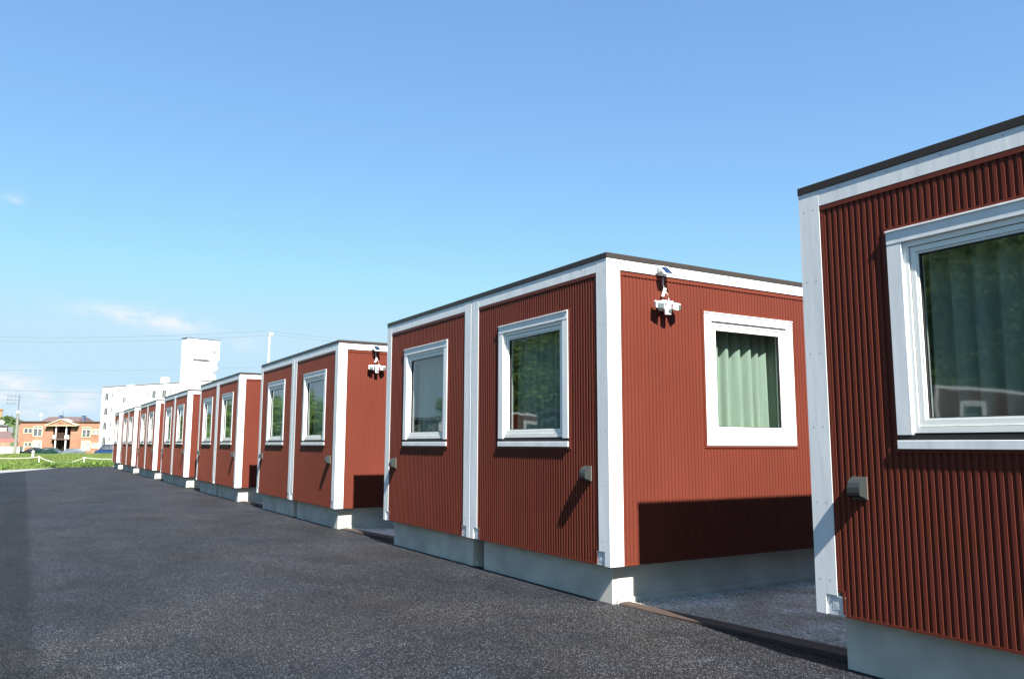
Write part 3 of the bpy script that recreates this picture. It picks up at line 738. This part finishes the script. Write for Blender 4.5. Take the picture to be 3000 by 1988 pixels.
vehicle('parked_van', 7.3, 134.6, R(148), 4.9, 1.8, 2.0, NAVY, 'navy blue van parked below the left end of the white apartment block', True)
vehicle('parked_car', -3.5, 141, R(150), 3.6, 1.65, 1.5, BLK, 'black car parked beside the end of the white garden wall')
vehicle('parked_car', -1.5, 139.8, R(150), 4.2, 1.7, 1.48, GRN, 'dark green car parked between the black car and the brick porch')
vehicle('parked_car', 1.7, 138.2, R(150), 4.0, 1.65, 1.36, SILV, 'grey blue car parked in front of the porch columns')

# utility poles and wires
PCON = mat('pole_concrete', (.36, .37, .34), .85, var=.08); PCON2 = mat('old_pole_concrete', (.16, .17, .14), .9, var=.1); PSTEEL = mat('dull_steel', (.07, .08, .10), .6); WIRE = mat('wire', (.10, .11, .12), .6)
p = empty('utility_pole', (10.57, 54.4, -.37)); tag(p, 'slim pale utility pole rising behind the roof of the third cabin', 'utility pole', 'utility poles')
b = MB(); b.tube([(0, 0, 0), (0, 0, 9.5)], .13, 12, r1=.085); b.build('shaft', PCON, p)
b = MB(); b.box((-.09, -.09, 9.5), (.24, .09, 9.72)); b.build('pole_head', PCON, p)
p = empty('utility_pole', (-5.7, 136, -1.05)); tag(p, 'grey utility pole with crossarms left of the brick building', 'utility pole', 'utility poles')
b = MB(); b.tube([(0, 0, 0), (0, 0, 6.6)], .26, 12, r1=.18); b.build('shaft', PCON2, p)
b = MB(); b.tube([(0, 0, 6.5), (0, 0, 6.95)], .26, 12); b.build('pole_collar', PCON, p)
b = MB(); b.tube([(0, 0, 6.95), (0, 0, 9.3)], .05, 8); b.build('steel_top', PSTEEL, p)
for z in (9.05, 8.5, 8.0):
    b = MB(); b.box((-1.55, -.03, z), (.15, .03, z + .05)); c_ = b.build('crossarm', PSTEEL, p)
    for x in (-1.45, -1.0, -.5):
        b = MB(); b.tube([(x, 0, z + .05), (x, 0, z + .20)], .045, 8); b.build('insulator', PSTEEL, c_)
def wire(a, c, sag, label, r=.008, n=24):
    b = MB(); a = Vector(a); c = Vector(c); pts = []
    for k in range(n + 1):
        t = k / n; q = a.lerp(c, t); q.z -= 4 * sag * t * (1 - t); pts.append(q)
    b.tube(pts, r, 5, cap=False); tag(b.build('power_line', WIRE), label, 'wire', 'power lines across the sky')
wire((10.2, 54.4, 9.45), (-22, 74.0, 9.9), .75, 'upper power line running left from the slim pole behind the third cabin')
wire((10.2, 54.4, 9.1), (-22, 74.0, 9.55), .72, 'second power line just below the top one, left of the slim pole')
wire((10.9, 54.4, 9.45), (42, 35.5, 8.7), .9, 'power line falling to the right from the top of the slim pole')
wire((10.9, 54.4, 9.2), (42, 35.5, 8.3), .9, 'lower of the two lines falling right from the slim pole')
wire((10.5, 54.4, 6.75), (-22, 74.0, 7.1), .45, 'faint single line crossing the sky at the height of the tower dish', .006)
wire((-40, 208, 13.6), (40, 160, 11.6), 1.0, 'lower line passing behind the white apartment block at the left', .028)
wire((-40, 140, 8.5), (-5.7, 136, 8.3), .4, 'thin line from the left edge to the crossarms of the grey pole', .011)
wire((-40, 140, 7.9), (-5.7, 136, 7.5), .4, 'lower thin line from the left edge to the grey pole', .011)
wire((-5.7, 136, 8.0), (9.0, 152, 9.2), .3, 'thin line from the grey pole to the white apartment block', .010)

# ------------------------------------------------------------------ hills and woods
def crown(b, c, r, n, leaf, flat=.8):
    for _ in range(n):
        d = Vector((random.gauss(0, 1), random.gauss(0, 1), random.gauss(0, 1))).normalized()
        rr = r * random.uniform(.62, 1.05) * (1 + .25 * noise.noise(d * 2.2 + Vector(c)))
        p = Vector(c) + Vector((d.x * rr, d.y * rr, d.z * rr * flat))
        u = Vector((random.gauss(0, 1), random.gauss(0, 1), random.gauss(0, 1))).normalized(); v = u.orthogonal().normalized()
        s = leaf * random.uniform(.6, 1.3); u *= s; v *= s * .7
        b.face([p - u, p + v, p + u, p - v])
LEAF = mat('wood_leaves', (.025, .06, .012), .8, island=.6, var=.4, vscale=.06, tint=(.085, .14, .03))
LEAF2 = mat('near_wood_leaves', (.035, .085, .018), .8, island=.35, var=.45, vscale=.16, tint=(.13, .23, .045))
HILL = mat('hill_soil', (.04, .075, .02), .95, var=.2, vscale=.05)
b = MB(); rows = []
def hz(x): return 14.5 + 1.5 * math.sin(x * .05) - max(0, x + 12) * .42 if x < 12 else max(-1, 14.5 - 10 - (x - 12) * .5)
for y, f in ((430, 0), (448, .6), (462, .92), (490, 1), (560, .8), (640, 0)):
    rows.append([(x, y, -1.2 + (max(0, hz(x)) + .2) * f * .95) for x in range(-260, 61, 8)])
b.grid(rows); o = b.build('hill', HILL); o['kind'] = 'structure'
b = MB()
for k in range(190):
    x = -70 + random.random() * 76; t = random.random(); y = 440 + 45 * t
    z = -1 + max(0, hz(x)) * (.25 + .72 * min(1, t * 2.0)) + .2
    crown(b, (x, y, z), random.uniform(1.6, 2.9), 130, .55)
for k in range(90):
    x = -250 + random.random() * 180; crown(b, (x, 455 + random.random() * 30, 12 + 2 * math.sin(x * .05)), random.uniform(4, 6), 60, 1.6)
o = b.build('wooded_slope', LEAF, recalc=False); tag(o, kind='stuff', label='green wooded slope on the far left behind the brick building')
b = MB(); b.box((-22, 474, 14), (-15.2, 482, 17.6)); b.box((-22.5, 473.5, 17.6), (-14.9, 482.5, 18.3)); o = b.build('hilltop_house', mat('orange_house', (.35, .17, .08), .8)); tag(o, 'tiny orange house on the hilltop at the left edge', 'house')

def el_of(az):
    P = [(-95, 15), (-70, 17), (-50, 17), (-40, 14), (-33, 11), (-27, 5), (-24, 2.2), (-19, 2.5), (-16, 6), (-12, 6.5), (-9.5, 3.5), (-8.5, 2)]
    for (a, e), (c, f) in zip(P, P[1:]):
        if a <= az <= c: return e + (f - e) * (az - a) / (c - a)
    return 2
b = MB()
for k in range(420):
    az = random.uniform(-95, -9); e = el_of(az); D = random.uniform(74, 92)
    if az > -28: D += 30
    hmax = math.tan(R(e)) * D + 1
    z = random.uniform(.05, 1) * max(1, hmax - 2.5); r = random.uniform(2.2, 3.6) if az < -28 else random.uniform(1.5, 2.6)
    D += 10 * z / hmax
    crown(b, (D * math.sin(R(az)), 5 + D * math.cos(R(az)), z), r, 420, .19)
o = b.build('wooded_bank', LEAF2, recalc=False); tag(o, kind='stuff', label='wooded bank left of the yard, seen only mirrored in the window glass')
b = MB(); rows = []
for D, f in ((78, 0), (88, .45), (100, .8), (125, .9), (190, .7)):
    rows.append([((D + (30 if az > -28 else 0)) * math.sin(R(az)), 5 + (D + (30 if az > -28 else 0)) * math.cos(R(az)), -.6 + f * max(0, math.tan(R(el_of(az))) * D - 2)) for az in range(-96, -8, 4)])
b.grid(rows); o = b.build('hillside', HILL); o['kind'] = 'structure'

# ------------------------------------------------------------------ camera
yaw, pitch, roll = .5426, .1302, .0029
cy, sy, cp_, sp_ = math.cos(yaw), math.sin(yaw), math.cos(pitch), math.sin(pitch)
f = Vector((sy * cp_, cy * cp_, sp_)); r = Vector((cy, -sy, 0)); u = r.cross(f)
r2 = r * math.cos(roll) + u * math.sin(roll); u2 = u * math.cos(roll) - r * math.sin(roll)
cam = bpy.data.cameras.new('camera'); co = bpy.data.objects.new('camera', cam); COL.objects.link(co)
co.matrix_world = Matrix(((r2.x, u2.x, -f.x, -4.5979), (r2.y, u2.y, -f.y, -5.8988), (r2.z, u2.z, -f.z, 1.0949), (0, 0, 0, 1)))
cam.sensor_width = 36; cam.lens = 2348.87 / 3000 * 36; cam.clip_end = 6000; cam.clip_start = .05
scene.camera = co

# ------------------------------------------------------------------ light
sun_to = Vector((.34, 2.216, -2.33)).normalized()
sl = bpy.data.lights.new('sun', 'SUN'); sl.energy = 5.0; sl.angle = R(.53); sl.color = (1, .955, .88)
so = bpy.data.objects.new('sun', sl); so.rotation_euler = sun_to.to_track_quat('-Z', 'Y').to_euler(); COL.objects.link(so)
el = math.asin(-sun_to.z); az = math.atan2(-sun_to.x, -sun_to.y)
w = bpy.data.worlds.new('World'); scene.world = w; w.use_nodes = True; nt = w.node_tree; N = nt.nodes; L = nt.links
bg = N['Background']; bg.inputs['Strength'].default_value = .0707
sky = N.new('ShaderNodeTexSky'); sky.sky_type = 'NISHITA'; sky.sun_disc = False; sky.sun_elevation = el; sky.sun_rotation = az
sky.air_density = 1.0; sky.dust_density = .1; sky.ozone_density = 2.5
# thin clouds low over the far end of the row, placed by direction
tc = N.new('ShaderNodeTexCoord'); sp = N.new('ShaderNodeSeparateXYZ'); L.new(tc.outputs['Generated'], sp.inputs[0])
def M(op, a, b_=None, c=None, clamp=False):
    n = N.new('ShaderNodeMath'); n.operation = op; n.use_clamp = clamp
    for i, v in enumerate((a, b_, c)):
        if v is None: continue
        if isinstance(v, (int, float)): n.inputs[i].default_value = v
        else: L.new(v, n.inputs[i])
    return n.outputs[0]
ysafe = M('MAXIMUM', sp.outputs[1], .05)
A_ = M('DIVIDE', sp.outputs[0], ysafe); E_ = M('DIVIDE', sp.outputs[2], ysafe)
cmb = N.new('ShaderNodeCombineXYZ'); L.new(A_, cmb.inputs[0]); L.new(M('MULTIPLY', E_, 2.2), cmb.inputs[1])
nz = N.new('ShaderNodeTexNoise'); nz.inputs['Scale'].default_value = 26; nz.inputs['Detail'].default_value = 7; nz.inputs['Roughness'].default_value = .6; L.new(cmb.outputs[0], nz.inputs['Vector'])
tot = None
for ca, ce, wa, we, st, tilt in ((.098, .145, .060, .0105, .9, -.05), (.140, .139, .035, .009, .7, -.1), (-.022, .061, .036, .016, 1.1, 0), (-.055, .052, .05, .012, .8, 0), (.045, .042, .045, .013, .75, .2), (.03, .052, .03, .008, .5, 0), (.23, .12, .03, .012, .35, 0), (.0, .034, .06, .010, .5, 0), (-.028, .262, .010, .006, .6, 0)):
    da = M('SUBTRACT', A_, ca); de = M('SUBTRACT', M('SUBTRACT', E_, ce), M('MULTIPLY', da, tilt))
    q = M('ADD', M('POWER', M('DIVIDE', M('ABSOLUTE', da), wa), 2), M('POWER', M('DIVIDE', M('ABSOLUTE', de), we), 2))
    g_ = M('MULTIPLY', M('POWER', 2.718, M('MULTIPLY', q, -1.0)), st)
    tot = g_ if tot is None else M('ADD', tot, g_)
dens = M('MULTIPLY', tot, M('MULTIPLY_ADD', nz.outputs['Fac'], 3.2, -1.05, True), None, True)
dens = M('MULTIPLY', dens, .85)
mx = N.new('ShaderNodeMix'); mx.data_type = 'RGBA'; mx.inputs['B'].default_value = (3.9, 3.9, 4.05, 1)
# soften the sky's gradient towards the horizon
sc = N.new('ShaderNodeSeparateColor'); L.new(sky.outputs[0], sc.inputs[0]); cc = N.new('ShaderNodeCombineColor')
for i, (kk, gg, cap) in enumerate(((.82, .72, 2.3), (1.174, .68, 3.3), (1.844, .5, 4.02))):
    L.new(M('MINIMUM', M('MULTIPLY', M('POWER', sc.outputs[i], gg), kk), cap), cc.inputs[i])
L.new(dens, mx.inputs['Factor']); L.new(cc.outputs[0], mx.inputs['A']); L.new(mx.outputs['Result'], bg.inputs['Color'])

vs = scene.view_settings; vs.view_transform = 'Standard'; vs.look = 'None'; vs.exposure = 1.8; vs.gamma = 1
scene.render.engine = 'CYCLES'
scene.cycles.max_bounces = 8; scene.cycles.transparent_max_bounces = 12
scene.render.resolution_x = 1024; scene.render.resolution_y = 678
